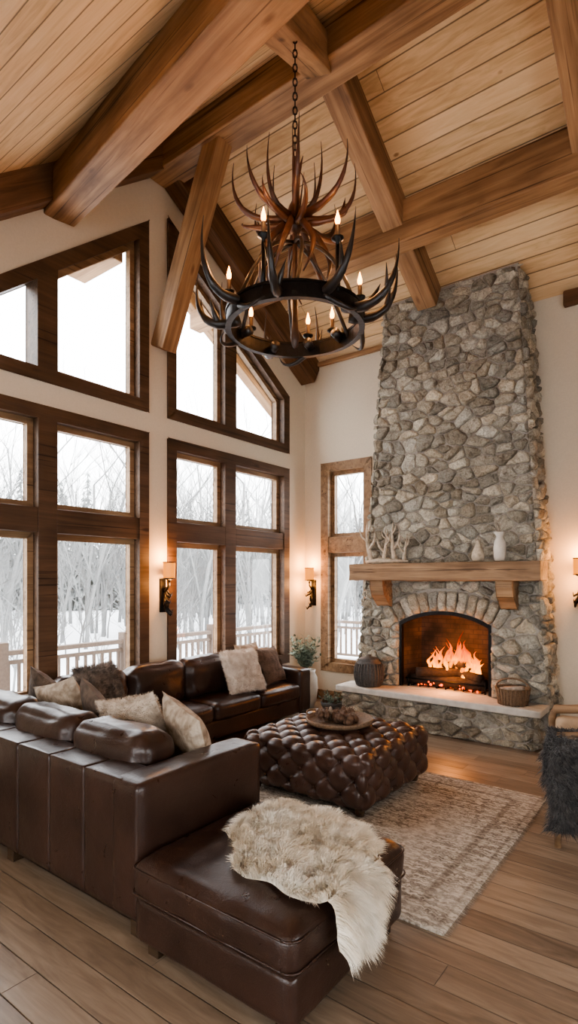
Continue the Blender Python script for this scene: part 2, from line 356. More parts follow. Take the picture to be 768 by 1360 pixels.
P([(XL,0),(SX[0],0),(SX[0],3.37),(XL,3.37)]); P([(SX[0],SZ[1]),(SX[1],SZ[1]),(SX[1],3.37),(SX[0],3.37)]); P([(SX[1],0),(XR,0),(XR,3.37),(SX[1],3.37)]); P([(SX[0],0),(SX[1],0),(SX[1],SZ[0]),(SX[0],SZ[0])])
b.build('wall_front',['wall'])
def inset(poly,w):
    n=len(poly);out=[]
    area=sum(poly[i][0]*poly[(i+1)%n][1]-poly[(i+1)%n][0]*poly[i][1] for i in range(n)); sg=1 if area>0 else -1
    def line(i):
        a=poly[i]; c=poly[(i+1)%n]; dx,dy=c[0]-a[0],c[1]-a[1]; l=math.hypot(dx,dy); dx/=l;dy/=l
        return (a[0]-dy*w*sg,a[1]+dx*w*sg,dx,dy)
    for i in range(n):
        x1,y1,a1,b1=line((i-1)%n); x2,y2,a2,b2=line(i); det=a1*b2-b1*a2
        t=((x2-x1)*b2-(y2-y1)*a2)/det; out.append((x1+a1*t,y1+b1*t))
    return out
def ring(b,poly,w,mp,d0,d1,m):
    q=inset(poly,w); n=len(poly)
    for i in range(n):
        j=(i+1)%n; b.prism([poly[i],poly[j],q[j],q[i]],mp,d0,d1,m)
    return q
def window(name,outer,panes,mp,din,sgn,mat='casing'):
    e0=empty(name)
    b=MB(); ring(b,outer,.11,mp,din-sgn*.03,din+sgn*T,0); b.build('casing',[mat],e0,.006)
    fr=MB(); gl=MB()
    for p in panes:
        q=ring(fr,p,.05,mp,din+sgn*.07,din+sgn*.14,0); gl.prism(q,mp,din+sgn*.10,din+sgn*.106,0)
    fr.build('sash',['sash'],e0,.005); gl.build('glass',['glass'],e0)
    return e0
def mull(par,boxes):
    b=MB()
    for lo,hi in boxes: b.box(lo,hi)
    b.build('mullions',['casing'],par,.006)
def group(n,y0,y1,m0,m1,top):
    w=window(f'window_{n}',[(y0,Z0),(y1,Z0),(y1,Z1),(y0,Z1)],
      [[(a,c),(d,c),(d,f),(a,f)] for a,d in ((y0+.11,m0),(m1,y1-.11)) for c,f in ((Z0+.11,2.12),(2.34,Z1-.11))],YZ,XL,-1)
    mull(w,[((XL-T+.01,m0,Z0+.1),(XL+.02,m1,Z1-.1)),((XL-T+.012,y0+.1,2.12),(XL+.018,m0,2.34)),((XL-T+.012,m1,2.12),(XL+.018,y1-.1,2.34))])
    op=[(y0,Z2),(y1,Z2),(y1,top(y1)),(y0,top(y0))]
    q=inset(op,.11); tq=lambda y:q[3][1]+(q[2][1]-q[3][1])*(y-q[3][0])/(q[2][0]-q[3][0])
    pn=[[(y0+.11,Z2+.11),(m0,Z2+.11),(m0,tq(m0)),(y0+.11,tq(y0+.11))],[(m1,Z2+.11),(y1-.11,Z2+.11),(y1-.11,tq(y1-.11)),(m1,tq(m1))]]
    pn=[p for p in pn if min(p[2][1],p[3][1])-p[0][1]>.12]
    w=window(f'window_{n+1}',op,pn,YZ,XL,-1)
    b=MB(); b.prism([(m0,Z2+.1),(m1,Z2+.1),(m1,tq(m1)+.02),(m0,tq(m0)+.02)],YZ,XL-T+.01,XL+.02); b.build('mullion',['casing'],w,.006)
group(1,1.65,3.80,2.60,2.78,tl)
group(3,4.07,6.24,4.97,5.16,tr)
w=window('window_5',[(WX[0],WZ[0]),(WX[1],WZ[0]),(WX[1],WZ[1]),(WX[0],WZ[1])],[[(WX[0]+.11,c),(WX[1]-.11,c),(WX[1]-.11,f),(WX[0]+.11,f)] for c,f in ((WZ[0]+.11,2.08),(2.3,WZ[1]-.11))],XZ,YB,1,'sash')
b=MB(); b.box((WX[0]+.1,YB-.018,2.08),(WX[1]-.1,YB+T-.01,2.3)); b.build('rail',['sash'],w,.006)
ym=(EY[0]+EY[1])/2
window('window_6',[(EY[0],EZ[0]),(EY[1],EZ[0]),(EY[1],EZ[1]),(EY[0],EZ[1])],[[(EY[0]+.11,EZ[0]+.11),(ym,EZ[0]+.11),(ym,EZ[1]-.11),(EY[0]+.11,EZ[1]-.11)],[(ym,EZ[0]+.11),(EY[1]-.11,EZ[0]+.11),(EY[1]-.11,EZ[1]-.11),(ym,EZ[1]-.11)]],YZ,XR,1)  # added opening, out of view, lets sky fill into the room
xm=(SX[0]+SX[1])/2
window('window_7',[(SX[0],SZ[0]),(SX[1],SZ[0]),(SX[1],SZ[1]),(SX[0],SZ[1])],[[(SX[0]+.11,SZ[0]+.11),(xm,SZ[0]+.11),(xm,SZ[1]-.11),(SX[0]+.11,SZ[1]-.11)],[(xm,SZ[0]+.11),(SX[1]-.11,SZ[0]+.11),(SX[1]-.11,SZ[1]-.11),(xm,SZ[1]-.11)]],XZ,YF,-1)  # unseen opening behind the camera, added and sized for sky fill
b=MB(); b.box((XL,YF,0),(XL+.02,YB,.14)); b.build('baseboard_left',['casing'],None,.004)
b=MB(); b.box((XL+.02,YB-.02,0),(-3.66,YB,.14)); b.box((-1.3,YB-.02,0),(XR,YB,.14)); b.build('baseboard_back',['sash'],None,.004)

# ------------------------------------------------------------------ beams
def beam(name,p0,p1,w,h,mat='beam'):
    p0=V(p0);p1=V(p1); d=p1-p0; l=d.length; x=d.normalized(); z=V((0,0,1)); z=(z-x*z.dot(x)).normalized(); y=z.cross(x)
    bb=MB(); bb.box((-l/2,-w/2,-h/2),(l/2,w/2,h/2))
    o=bb.build(name,[mat],None,.012)
    mt=Matrix((x,y,z)).transposed().to_4x4(); mt.translation=(p0+p1)/2; o.matrix_world=mt; return o
beam('ridge_beam',(XL+.01,YR,6.11),(XR,YR,6.11),.30,.36)
beam('purlin_beam',(XL+.01,5.33,5.34),(XR,5.33,5.34),.22,.42)
def rafter(name,x,y0,y1,w=.22,h=.28,mat='beam',off=.13):
    return beam(name,(x,y0,zc(y0)-off),(x,y1,zc(y1)-off),w,h,mat)
for x in (-2.63,-.85,.95,2.7): rafter('rafter_beam',x,YR+.1,6.16,.23,.32,'beam',.15)
for x in (-.2,1.6): rafter('rafter_beam',x,.5,YR-.1)
rafter('rake_beam',XL+.13,YR+.05,YB-.02,.24,.36,'beam_dark',.17)
rafter('rake_beam',XL+.13,.4,YR-.05,.24,.30,'beam_dark')
beam('valley_beam',(XL+.02,2.80,5.12),(-.9,1.93,4.55),.28,.32)
beam('jack_rafter_beam',(-2.63,YR-.1,6.04),(-2.02,2.3,4.95),.22,.26)
beam('king_post',(XL+.13,3.85,4.30),(XL+.13,3.85,5.95),.2,.22,'beam_dark')
beam('brace_beam',(XL+.08,YR,4.15),(-3.84,YR,6.03),.19,.22)
beam('trim_1',(-1.3,YB-.05,zc(YB)-.09),(XR,YB-.05,zc(YB)-.09),.08,.16,'beam_dark')
beam('trim_2',(XL+.26,YB-.04,zc(YB)-.05),(-3.3,YB-.04,zc(YB)-.05),.06,.06,'beam')
b=MB()
b.prism([(YR+.0,ZR+.02),(YB+.9,zc(YB+.9)+.02),(YB+.9,zc(YB+.9)+.18),(YR,ZR+.2)],YZ,XL-.95,XL-T)
b.prism([(YR,ZR+.02),(YR,ZR+.2),(.6,ZR+.2-SL*(YR-.6)),(.6,ZR+.02-SL*(YR-.6))],YZ,XL-.6,XL-T)
b.build('roof_overhang',['ceil'])
beam('fascia_beam',(XL-.85,YR,ZR-.16),(XL-.85,YB+.8,zc(YB+.8)-.16),.16,.26)
beam('outrigger_beam',(XL-.9,3.52,5.18),(XL-T,3.52,5.18),.26,.3,'beam')
beam('outrigger_beam',(XL-.9,5.33,5.22),(XL-T,5.33,5.22),.2,.26,'beam')

# ------------------------------------------------------------------ stone fireplace
def clip(poly,nx,ny,c):
    out=[];n=len(poly)
    for i in range(n):
        p=poly[i];q=poly[(i+1)%n]; dp=nx*p[0]+ny*p[1]-c; dq=nx*q[0]+ny*q[1]-c
        if dp<=0: out.append(p)
        if (dp<0)!=(dq<0) and dp!=dq:
            t=dp/(dp-dq); out.append((p[0]+(q[0]-p[0])*t,p[1]+(q[1]-p[1])*t))
    return out
def shrink(poly,w):
    n=len(poly); res=poly
    area=sum(poly[i][0]*poly[(i+1)%n][1]-poly[(i+1)%n][0]*poly[i][1] for i in range(n))
    if area<0: poly=poly[::-1]; res=poly
    for i in range(n):
        a=poly[i];c=poly[(i+1)%n];dx,dy=c[0]-a[0],c[1]-a[1];l=math.hypot(dx,dy)
        if l<1e-5: continue
        nx,ny=dy/l,-dx/l; res=clip(res,nx,ny,nx*a[0]+ny*a[1]-w)
        if len(res)<3: return []
    return res
def chaikin(p,t=.22):
    out=[];n=len(p)
    for i in range(n):
        a=p[i];c=p[(i+1)%n]; out.append((a[0]+(c[0]-a[0])*t,a[1]+(c[1]-a[1])*t)); out.append((a[0]+(c[0]-a[0])*(1-t),a[1]+(c[1]-a[1])*(1-t)))
    return out
rs=random.Random(11)
class Stones:
    def __init__(s): s.v=[];s.f=[];s.c=[]
    def stone(s,poly,mp,gap=.005,depth=.04,col=None):
        q=shrink(poly,gap)
        if len(q)<3: return
        cx=sum(p[0] for p in q)/len(q); cy=sum(p[1] for p in q)/len(q)
        ext=max(math.hypot(p[0]-cx,p[1]-cy) for p in q)
        if ext<.02: return
        q=chaikin(q,.17)
        r=[]
        for i,p in enumerate(q):
            c2=q[(i+1)%len(q)]; l=math.hypot(c2[0]-p[0],c2[1]-p[1]); k=max(1,int(l/.02))
            for j in range(k):
                x,y=p[0]+(c2[0]-p[0])*j/k,p[1]+(c2[1]-p[1])*j/k
                w=mn.noise_vector(V((x*16,y*16,3)))*.009+mn.noise_vector(V((x*40,y*40,7)))*.004
                r.append((x+w.x,y+w.y))
        sd=rs.uniform(0,100); n=len(r); dp=depth*rs.uniform(.55,1.4); tx,ty=rs.uniform(-.2,.2),rs.uniform(-.2,.2)
        if col is None:
            g=rs.choice([.24,.28,.32,.35,.39,.43,.48]); wm=rs.uniform(.0,.08); col=(g*(1+wm*1.7),g*(1.0+wm*.4),g*(.91-wm))
        o=len(s.v); ed=min(.34,.014/ext)
        for sc,d in ((1.0,-.005),(1-ed*.3,.5),(1-ed,.82),(1-ed*2.4,1.0),(.6,1.06),(.4,1.08),(.2,1.09)):
            sc=max(sc,.15)
            for p in r:
                x=cx+(p[0]-cx)*sc; y=cy+(p[1]-cy)*sc
                dd=dp*d+ (0 if d<.2 else ((x-cx)*tx+(y-cy)*ty)*d+ .018*mn.noise(V((x*11,y*11,sd)))+.012*mn.noise(V((x*30,y*30,sd))))
                s.v.append(mp(x,y,dd)); s.c.append(col)
        s.v.append(mp(cx,cy,dp*1.09+.018*mn.noise(V((cx*11,cy*11,sd))))); s.c.append(col)
        for k in range(6):
            for i in range(n): s.f.append((o+k*n+i,o+k*n+(i+1)%n,o+(k+1)*n+(i+1)%n,o+(k+1)*n+i))
        for i in range(n): s.f.append((o+6*n+i,o+6*n+(i+1)%n,o+7*n))
    def field(s,poly,mp,sx=.19,sy=.13,rule=None,depth=.04,gap=.005):
        xs=[p[0] for p in poly]; ys=[p[1] for p in poly]; x0,x1,y0,y1=min(xs),max(xs),min(ys),max(ys)
        sites=[]; y=y0-sy
        while y<y1+sy:
            x=x0-sx*rs.uniform(.5,1.5)
            while x<x1+sx:
                if rs.random()>.12: sites.append((x+rs.uniform(-.36,.36)*sx,y+rs.uniform(-.36,.36)*sy))
                x+=sx*rs.uniform(.5,1.5)
            y+=sy
        for i,(a,b_) in enumerate(sites):
            cell=[(a-.5,b_-.5),(a+.5,b_-.5),(a+.5,b_+.5),(a-.5,b_+.5)]
            near=[q for q in sites if q is not sites[i] and abs(q[0]-a)<3.5*sx and abs(q[1]-b_)<4.5*sy]
            for q in near:
                dx,dy=(q[0]-a)/sx**2,(q[1]-b_)/sy**2; mx,my=(q[0]+a)/2,(q[1]+b_)/2
                cell=clip(cell,dx,dy,dx*mx+dy*my)
                if len(cell)<3: break
            if len(cell)<3: continue
            n=len(poly)
            for k in range(n):
                p=poly[k];c=poly[(k+1)%n]; nx,ny=c[1]-p[1],-(c[0]-p[0]); cell=clip(cell,nx,ny,nx*p[0]+ny*p[1])
                if len(cell)<3: break
            if len(cell)<3: continue
            if rule:
                cell=rule(cell)
                if not cell or len(cell)<3: continue
            s.stone(cell,mp,gap,depth)
    def build(s,name,par):
        me=bpy.data.meshes.new(name); me.from_pydata(s.v,[],s.f); ca=me.color_attributes.new('Col','FLOAT_COLOR','POINT')
        buf=[]; 
        for c in s.c: buf+=[c[0],c[1],c[2],1]
        ca.data.foreach_set('color',buf); me.materials.append(M['stone']); me.polygons.foreach_set('use_smooth',[True]*len(me.polygons)); me.update()
        o=bpy.data.objects.new(name,me); bpy.context.collection.objects.link(o); o.parent=par; return o
fp=empty('stone_fireplace')
YC=6.20; CB=(-3.62,-1.35); CT=(-3.20,-1.66); HC=zc(YC)-.01
OL,OR=-3.03,-1.94; OC=(OL+OR)/2; ZS=1.20; RA=1.13; ZA=1.34-RA; RO=RA+.25
arc=[(OC+RA*math.sin(a),ZA+RA*math.cos(a)) for a in [math.radians(-28.8+57.6*i/16) for i in range(17)]]
out=[(CB[0],0),(OL,0)]+arc+[(OR,0),(CB[1],0),(CT[1],HC),(CT[0],HC)]
b=MB(); b.prism(out,XZ,YC,YB-.005); b.build('body',['mortar'],fp)
b=MB(); b.box((OL-.02,YB-.05,.4),(OR+.02,YB-.008,1.36)); 
b.prism([(OL-.01,YC+.02),(OL+.10,YB-.05),(OL-.01,YB-.05)],lambda a,c,d:(a,c,d),.4,1.3); b.prism([(OR+.01,YC+.02),(OR+.01,YB-.05),(OR-.10,YB-.05)],lambda a,c,d:(a,c,d),.4,1.3)
b.build('firebox_lining',['firebrick'],fp)
b=MB()
ip=[(OL+.0,.43)]+arc+[(OR,.43)]
for i in range(len(ip)-1):
    p,q=ip[i],ip[i+1]
    sh=lambda t:(OC+(t[0]-OC)*.945, .43+(t[1]-.43)*.955)
    b.prism([p,q,sh(q),sh(p)],XZ,YC-.01,YC+.05)
b.build('firebox_trim',['iron'],fp)
st=Stones(); mpf=lambda x,z,d:(x,YC-d,z)
def rule(c):
    cx=sum(p[0] for p in c)/len(c); cz=sum(p[1] for p in c)/len(c)
    dx,dz=cx-OC,cz-ZA; r=math.hypot(dx,dz); ang=abs(math.degrees(math.atan2(dx,dz)))
    if cz>ZS-.1 and ang<35 :
        if r<RO-.12: return None
        nx,nz=dx/r,dz/r; return clip(c,-nx,-nz,-(nx*OC+nz*ZA+RO))
    if cx<OC: return clip(c,1,0,OL)
    return clip(c,-1,0,-OR)
SXX,SYY=.16,.108
st.field([(CB[0],.42),(CB[1],.42),(CB[1]+(CT[1]-CB[1])*1.7/HC,1.7),(CB[0]+(CT[0]-CB[0])*1.7/HC,1.7)],mpf,SXX,SYY,rule)
lx=lambda z:CB[0]+(CT[0]-CB[0])*z/HC; rx=lambda z:CB[1]+(CT[1]-CB[1])*z/HC
st.field([(lx(1.7),1.7),(rx(1.7),1.7),(rx(HC),HC-.03),(lx(HC),HC-.03)],mpf,SXX,SYY)
nv=13
for i in range(nv):
    a0=math.radians(-34+68*i/nv); a1=math.radians(-34+68*(i+1)/nv); jr=RO+rs.uniform(-.03,.02)
    st.stone([(OC+RA*math.sin(a0),ZA+RA*math.cos(a0)),(OC+RA*math.sin(a1),ZA+RA*math.cos(a1)),(OC+jr*math.sin(a1),ZA+jr*math.cos(a1)),(OC+jr*math.sin(a0),ZA+jr*math.cos(a0))],mpf,.005,.06)
for sgn,b0,t0 in ((1,CB[1],CT[1]),(-1,CB[0],CT[0])):
    ln=math.hypot(t0-b0,HC); uv=V(((t0-b0)/ln,0,HC/ln)); nn=V((sgn*uv.z,0,-sgn*uv.x))
    o0=V((b0,YC,0))
    def mp(u,v,d,o0=o0,uv=uv,nn=nn): return tuple(o0+V((0,u,0))+uv*v+nn*d)
    W=YB-YC-.01; k=ln/HC
    st.field([(-.03,0),(W,0),(W,(zc(YB)-.02)*k),(-.03,(HC-.02)*k)],mp,SXX,SYY)
st.build('stones',fp)
HX=(-3.67,-1.40); YH=5.84; 
b=MB(); b.box((HX[0]+.03,YH+.05,0),(HX[1]-.03,YC+.0,.35)); b.build('hearth_core',['mortar'],fp)
sh_=Stones(); sh_.field([(HX[0]+.02,.0),(HX[1]-.02,.0),(HX[1]-.02,.345),(HX[0]+.02,.345)],lambda x,z,d:(x,YH+.06-d,z),.18,.1)
sh_.field([(YH+.03,.0),(YC+.0,.0),(YC,.345),(YH+.03,.345)],lambda y,z,d:(HX[1]-.04+d,y,z),.18,.1)
sh_.build('hearth_stones',fp)
vs,fs=rbox_pts((HX[0]-.03,YH-.03,.345),(HX[1]+.05,YC+.0,.42),.015,14,(0,0,0),.004,3); b=MB(); b.add(vs,fs,0,True)
b.box((OL-.0,YC-.02,.35),(OR+.0,YB-.03,.425)); b.build('hearth_slab',['slab'],fp)
mt=empty('mantel_shelf')
vs,fs=rbox_pts((-3.54,5.86,1.69),(-1.36,YC-.03,1.89),.012,22,(0,0,0),.008,5); b=MB(); b.add(vs,fs,0,False); b.build('shelf',['mantel'],mt)
for x in (-3.2,-1.73):
    b=MB(); pr=[(YC-.03,1.69),(5.93,1.69),(5.93,1.62),(5.97,1.52),(6.05,1.45),(6.1,1.40),(YC-.03,1.38)]
    b.prism(pr,YZ,x-.085,x+.085); b.build('corbel',['mantel'],mt,.01)
fr=empty('log_fire')
b=MB()
for p,q,r in (((-2.95,6.36,.50),(-2.05,6.34,.52),.065),((-2.9,6.50,.50),(-2.1,6.50,.50),.06),((-2.85,6.28,.60),(-2.2,6.44,.63),.055),((-2.6,6.5,.62),(-2.08,6.30,.60),.05),((-2.75,6.42,.70),(-2.25,6.38,.72),.045)):
    p=V(p);q=V(q); pts=[p+(q-p)*i/8+mn.noise_vector((p+(q-p)*i/8)*5)*.015 for i in range(9)]
    b.tube(pts,[r*(1+.12*mn.noise(V((i*1.3,r*50,0)))) for i in range(9)],12)
b.build('logs',['char'],fr)
b=MB()
for i in range(9):
    x=-2.9+i*.105; b.tube([(x,6.26,.47),(x,6.25,.44),(x,6.55,.44)],.008,6)
b.tube([(-2.98,6.26,.52),(-2.0,6.26,.52)],.01,6); b.tube([(-2.95,6.27,.425),(-2.95,6.27,.56)],.01,6); b.tube([(-2.03,6.27,.425),(-2.03,6.27,.56)],.01,6)
b.build('grate',['iron'],fr)
b=MB(); rf=random.Random(5)
for i in range(38):
    x=rf.uniform(-2.72,-2.12); y=rf.uniform(6.34,6.48); cen=1-abs((x+2.40)/.32); h=rf.uniform(.10,.2)+.27*max(0,cen)*rf.uniform(.3,1); w=rf.uniform(.018,.042)
    ph=rf.uniform(0,6); z0=rf.uniform(.53,.70); pts=[];rd=[]
    for k in range(12):
        t=k/11; pts.append((x+.05*math.sin(ph+t*5)*t,y+.02*math.cos(ph+t*3)*t,z0+h*t)); rd.append(max(.001,w*(math.sin(math.pi*min(1,t*.85+.15))**.8)*(1-t*.6)*(1+.3*math.sin(ph+t*14))))
    b.tube(pts,rd,10)
b.build('flames',['flame'],fr)
b=MB()
for i in range(90):
    b.sphere((rf.uniform(-2.85,-2.1),rf.uniform(6.28,6.5),rf.uniform(.44,.5)),rf.uniform(.008,.02),0,6)
b.build('embers',[m_emit('ember',(1,.12,.01),1.6)],fr)

def branch(b,p,d,l,r,depth,rr,m=0,sides=6,up=.15,spread=.7):
    pts=[V(p)];rad=[r];k=5;d=V(d).normalized()
    for i in range(k):
        d=(d+V((rr.uniform(-1,1),rr.uniform(-1,1),rr.uniform(-1,1)))*.18+V((0,0,up*.3))).normalized(); pts.append(pts[-1]+d*l/k); rad.append(r*(1-(i+1)/k*.65))
    b.tube(pts,rad,sides,m)
    if depth>0:
        for j in range(rr.choice([2,3,3])):
            i=rr.randint(2,k); nd_=(d+V((rr.uniform(-1,1),rr.uniform(-1,1),rr.uniform(-.5,1)))*spread).normalized()
            branch(b,pts[i],nd_,l*rr.uniform(.5,.75),rad[i]*.75,depth-1,rr,m,sides,up,spread)
rr=random.Random(21)
b=MB()
def bone(b,x,y,h,lean,r=.024):
    n=10; pts=[V((x+lean*math.sin(t*1.9)*h,y-.03*math.sin(t*3),1.915+h*t)) for t in [i/n for i in range(n+1)]]
    rd=[max(.003,r*(1.15-t*.95)) for t in [i/n for i in range(n+1)]]; b.tube(pts,rd,9)
    for k,(i,s) in enumerate(((3,-1),(5,1),(7,-1))):
        p=pts[i]; l=h*(.42-.07*k); sx_=s*(1 if lean>=0 else -1)
        b.tube([p,p+V((sx_*l*.35,-.02,l*.35)),p+V((sx_*l*.5,-.03,l*.75)),p+V((sx_*l*.45,-.02,l*1.05))],[rd[i]*.85,rd[i]*.65,rd[i]*.45,.002],8)
bone(b,-3.33,6.06,.50,-.12,.03); bone(b,-3.17,6.05,.38,.15,.026); bone(b,-3.02,6.06,.46,-.06,.03); bone(b,-2.90,6.04,.32,.14,.022)
b.tube([(-3.40,6.04,1.92),(-3.25,6.0,1.925),(-3.1,6.02,1.922),(-2.84,6.03,1.918)],[.014,.03,.03,.014],8)
b.build('antler_decor',['bone'])
def vase(name,c,prof,mat,twigs=0,tl=.16):
    e0=empty(name); b=MB(); b.lathe(prof,c,24); b.build('body',[mat],e0)
    if twigs:
        b=MB()
        for i in range(twigs): branch(b,V(c)+V((0,0,prof[-1][1]-.05)),(rr.uniform(-.25,.25),rr.uniform(-.2,.2),1),tl,.007,1,rr,0,5)
        b.build('twigs',['drift'],e0)
vase('ceramic_jug',(-2.03,6.03,1.9),[(0,0),(.05,0),(.068,.03),(.06,.10),(.03,.17),(.024,.19),(.032,.22),(.02,.22),(.012,.18)],'bone',3,.12)
vase('twig_vase',(-1.80,6.03,1.9),[(0,0),(.048,0),(.06,.04),(.064,.13),(.055,.2),(.034,.24),(.034,.26),(.06,.3),(.05,.3),(.02,.25)],'ceramic',4,.2)
b=MB(); c=(-3.34,6.0,.424); prof=[(0,0)]
for i in range(13): z=i*.022; prof+=[(.145+.025*math.sin(i/12*math.pi)+(.008 if i%2 else 0),z)]
prof+=[(.15,.28),(.12,.30),(.13,.31),(.10,.335),(.03,.35),(.03,.37),(0,.375)]
b.lathe(prof,c,28)
for a in range(28):
    t=2*math.pi*a/28; b.tube([V(c)+V((.175*math.cos(t)*k,.175*math.sin(t)*k,z)) for k,z in ((.86,.01),(1,.09),(1.02,.15),(.98,.22),(.88,.27))],.007,5)
b.build('wicker_urn',['wicker_dark'])
wb=empty('wicker_basket'); b=MB(); c=(-1.66,6.0,.424); prof=[(0,0)]
for i in range(9): prof.append((.135+.003*i+(.008 if i%2 else 0),i*.02))
prof+=[(.175,.17),(.15,.165),(.13,.05),(0,.05)]
b.lathe(prof,c,28)
for a in range(28):
    t=2*math.pi*a/28; b.tube([V(c)+V(((.14+k*.03)*math.cos(t),(.14+k*.03)*math.sin(t),z)) for k,z in ((0,.0),(.4,.08),(.95,.165))],.007,5)
b.tube([V(c)+V((.165*math.cos(t),0,.16+.10*math.sin(t))) for t in [math.pi*i/12 for i in range(13)]],.01,6); b.build('basket',['wicker'],wb)
b=MB(); b.tube([V(c)+V((-.12,-.04,.13)),V(c)+V((.12,.02,.14))],.035,10); b.tube([V(c)+V((-.1,.05,.13)),V(c)+V((.11,-.04,.17))],.03,10); b.build('kindling',['drift'],wb)

# ------------------------------------------------------------------ sofa
so=empty('sectional_sofa'); Lm='leather'
px=[-4.72,-4.35,-3.98,-3.61,-3.24,-2.90,-2.57,-2.26]
for i in range(len(px)-1):
    rbox(f'back_panel_{i+1}',(px[i]-.001,1.65,.10),(px[i+1]+.001,1.86,.745),Lm,so,.011,12,(0,.006,.003),.002,i)
rbox('arm_end',(-2.33,1.642,.10),(-2.12,2.53,.75),Lm,so,.028,14,(.008,.004,.008),.004,20)
rbox('base_1',(-4.70,1.85,.10),(-2.34,2.50,.30),Lm,so,.03,8)
for i,(a,c) in enumerate(((-2.34,-3.10),(-3.10,-3.90))):
    rbox(f'seat_{i+1}',(c+.005,1.95,.28),(a-.005,2.56,.47),Lm,so,.055,12,(0,.01,.02),.006,i)
rbox('seat_corner',(-4.5,1.95,.28),(-3.9,2.56,.47),Lm,so,.055,12,(0,0,.02),.006,8)
for i,(a,c) in enumerate(((-2.36,-3.03),(-3.04,-3.71),(-3.72,-4.40))):
    rbox(f'back_cushion_{i+1}',(c+.005,1.84,.45),(a-.005,2.11,.87),Lm,so,.09,15,(.01,.035,.02),.018,i+3)
rbox('back_wall_side',(-4.73,1.65,.10),(-4.54,5.66,.72),Lm,so,.03,16,(0,0,0),.003)
rbox('base_2',(-4.6,2.45,.10),(-3.97,5.5,.30),Lm,so,.03,12)
ys=[2.56,3.28,3.99,4.71,5.43]
for i in range(4):
    rbox(f'seat_side_{i+1}',(-4.52,ys[i]+.005,.28),(-3.93,ys[i+1]-.005,.46),Lm,so,.055,12,(.01,0,.022),.006,i+11)
    rbox(f'back_cushion_side_{i+1}',(-4.56,ys[i]+.005,.44),(-4.34,ys[i+1]-.005,.86),Lm,so,.08,14,(.04,.01,.02),.016,i+17)
rbox('arm_far',(-4.70,5.43,.10),(-3.95,5.66,.62),Lm,so,.04,10,(0,.01,.01),.004,40)
b=MB()
for x,y in ((-2.2,1.72),(-3.4,1.72),(-4.6,1.72),(-2.2,2.44),(-4.02,5.58),(-4.02,4.0),(-4.6,5.58)):
    b.box((x-.035,y-.035,0),(x+.035,y+.035,.11))
b.build('feet',['chairwood'],so,.005)
ch=empty('chaise_ottoman')
rbox('base',(-2.10,1.60,.07),(-1.20,2.50,.27),Lm,ch,.03,14,(.004,.004,0),.003,50)
rbox('cushion',(-2.11,1.585,.255),(-1.185,2.51,.44),Lm,ch,.06,20,(.01,.01,.025),.008,51)
b=MB()
for x,y in ((-2.02,1.68),(-1.28,1.68),(-2.02,2.42),(-1.28,2.42)): b.box((x-.035,y-.035,0),(x+.035,y+.035,.08))
b.build('feet',['chairwood'],ch,.005)
b=MB()
for z in (.295,.405):
    k=.0 if z<.3 else -.004; cr=.055; pts=[]
    x0,x1,y0,y1=-2.114-k,-1.181+k,1.581-k,2.514+k
    for cx,cy,a0 in ((x1-cr,y0+cr,-90),(x1-cr,y1-cr,0),(x0+cr,y1-cr,90),(x0+cr,y0+cr,180)):
        for j in range(5):
            a=math.radians(a0+90*j/4); pts.append((cx+cr*math.cos(a),cy+cr*math.sin(a),z))
    pts.append(pts[0]); b.tube(pts,.005,6)
b.build('piping',[Lm],ch)
def surf(fn,nu,nv):
    g=[[V(fn(i/nu,j/nv)) for j in range(nv+1)] for i in range(nu+1)]
    vs=[p for r in g for p in r]; fs=[];tris=[]
    for i in range(nu):
        for j in range(nv):
            a=i*(nv+1)+j; fs.append((a,a+nv+1,a+nv+2,a+1)); tris+=[(vs[a],vs[a+nv+1],vs[a+nv+2]),(vs[a],vs[a+nv+2],vs[a+1])]
    return vs,fs,tris
def interp(tab,s):
    for i in range(len(tab)-1):
        if s<=tab[i+1][0]:
            t=(s-tab[i][0])/(tab[i+1][0]-tab[i][0]); t=t*t*(3-2*t); return [a+(b_-a)*t for a,b_ in zip(tab[i][1:],tab[i+1][1:])]
    return list(tab[-1][1:])
ST=[(0,2.24,.12),(.08,2.2,.44),(.3,2.12,.68),(.5,2.1,.70),(.66,2.04,.56),(.78,1.98,.40),(.9,1.92,.30),(.97,1.90,.22),(1,1.90,.08)]
def sheep(s,t):
    cy,w=interp(ST,s); u=(t-.5)*2; w*=1+.06*math.sin(s*23)*abs(u)
    y=cy+u*w/2
    Lt=.78; d=s*1.0
    if d<Lt-.05: x=-1.93+d; z=.482-.02*abs(u)**3
    else:
        a=(d-(Lt-.05))
        if a<.14:
            k=a/.14*math.pi/2; x=-1.93+.73+.07*math.sin(k)+.01; z=.482-.07*(1-math.cos(k))
        else: x=-1.12+.012*math.sin(y*30); z=.412-(a-.14)*1.06
    z+=.014*mn.noise(V((x*6,y*6,0)))
    return (x,y,z)
vs,fs,tris=surf(sheep,40,24)
b=MB(); b.add(vs,fs); 
if (tris[900][1]-tris[900][0]).cross(tris[900][2]-tris[900][0]).z<0: tris=[(a,c,d) for a,d,c in tris]
b.fur(tris,80000,.08,.0012,0,.55,.2,V((.35,-.2,0)),None,.5,18); b.build('sheepskin_throw',['cream_fur'])
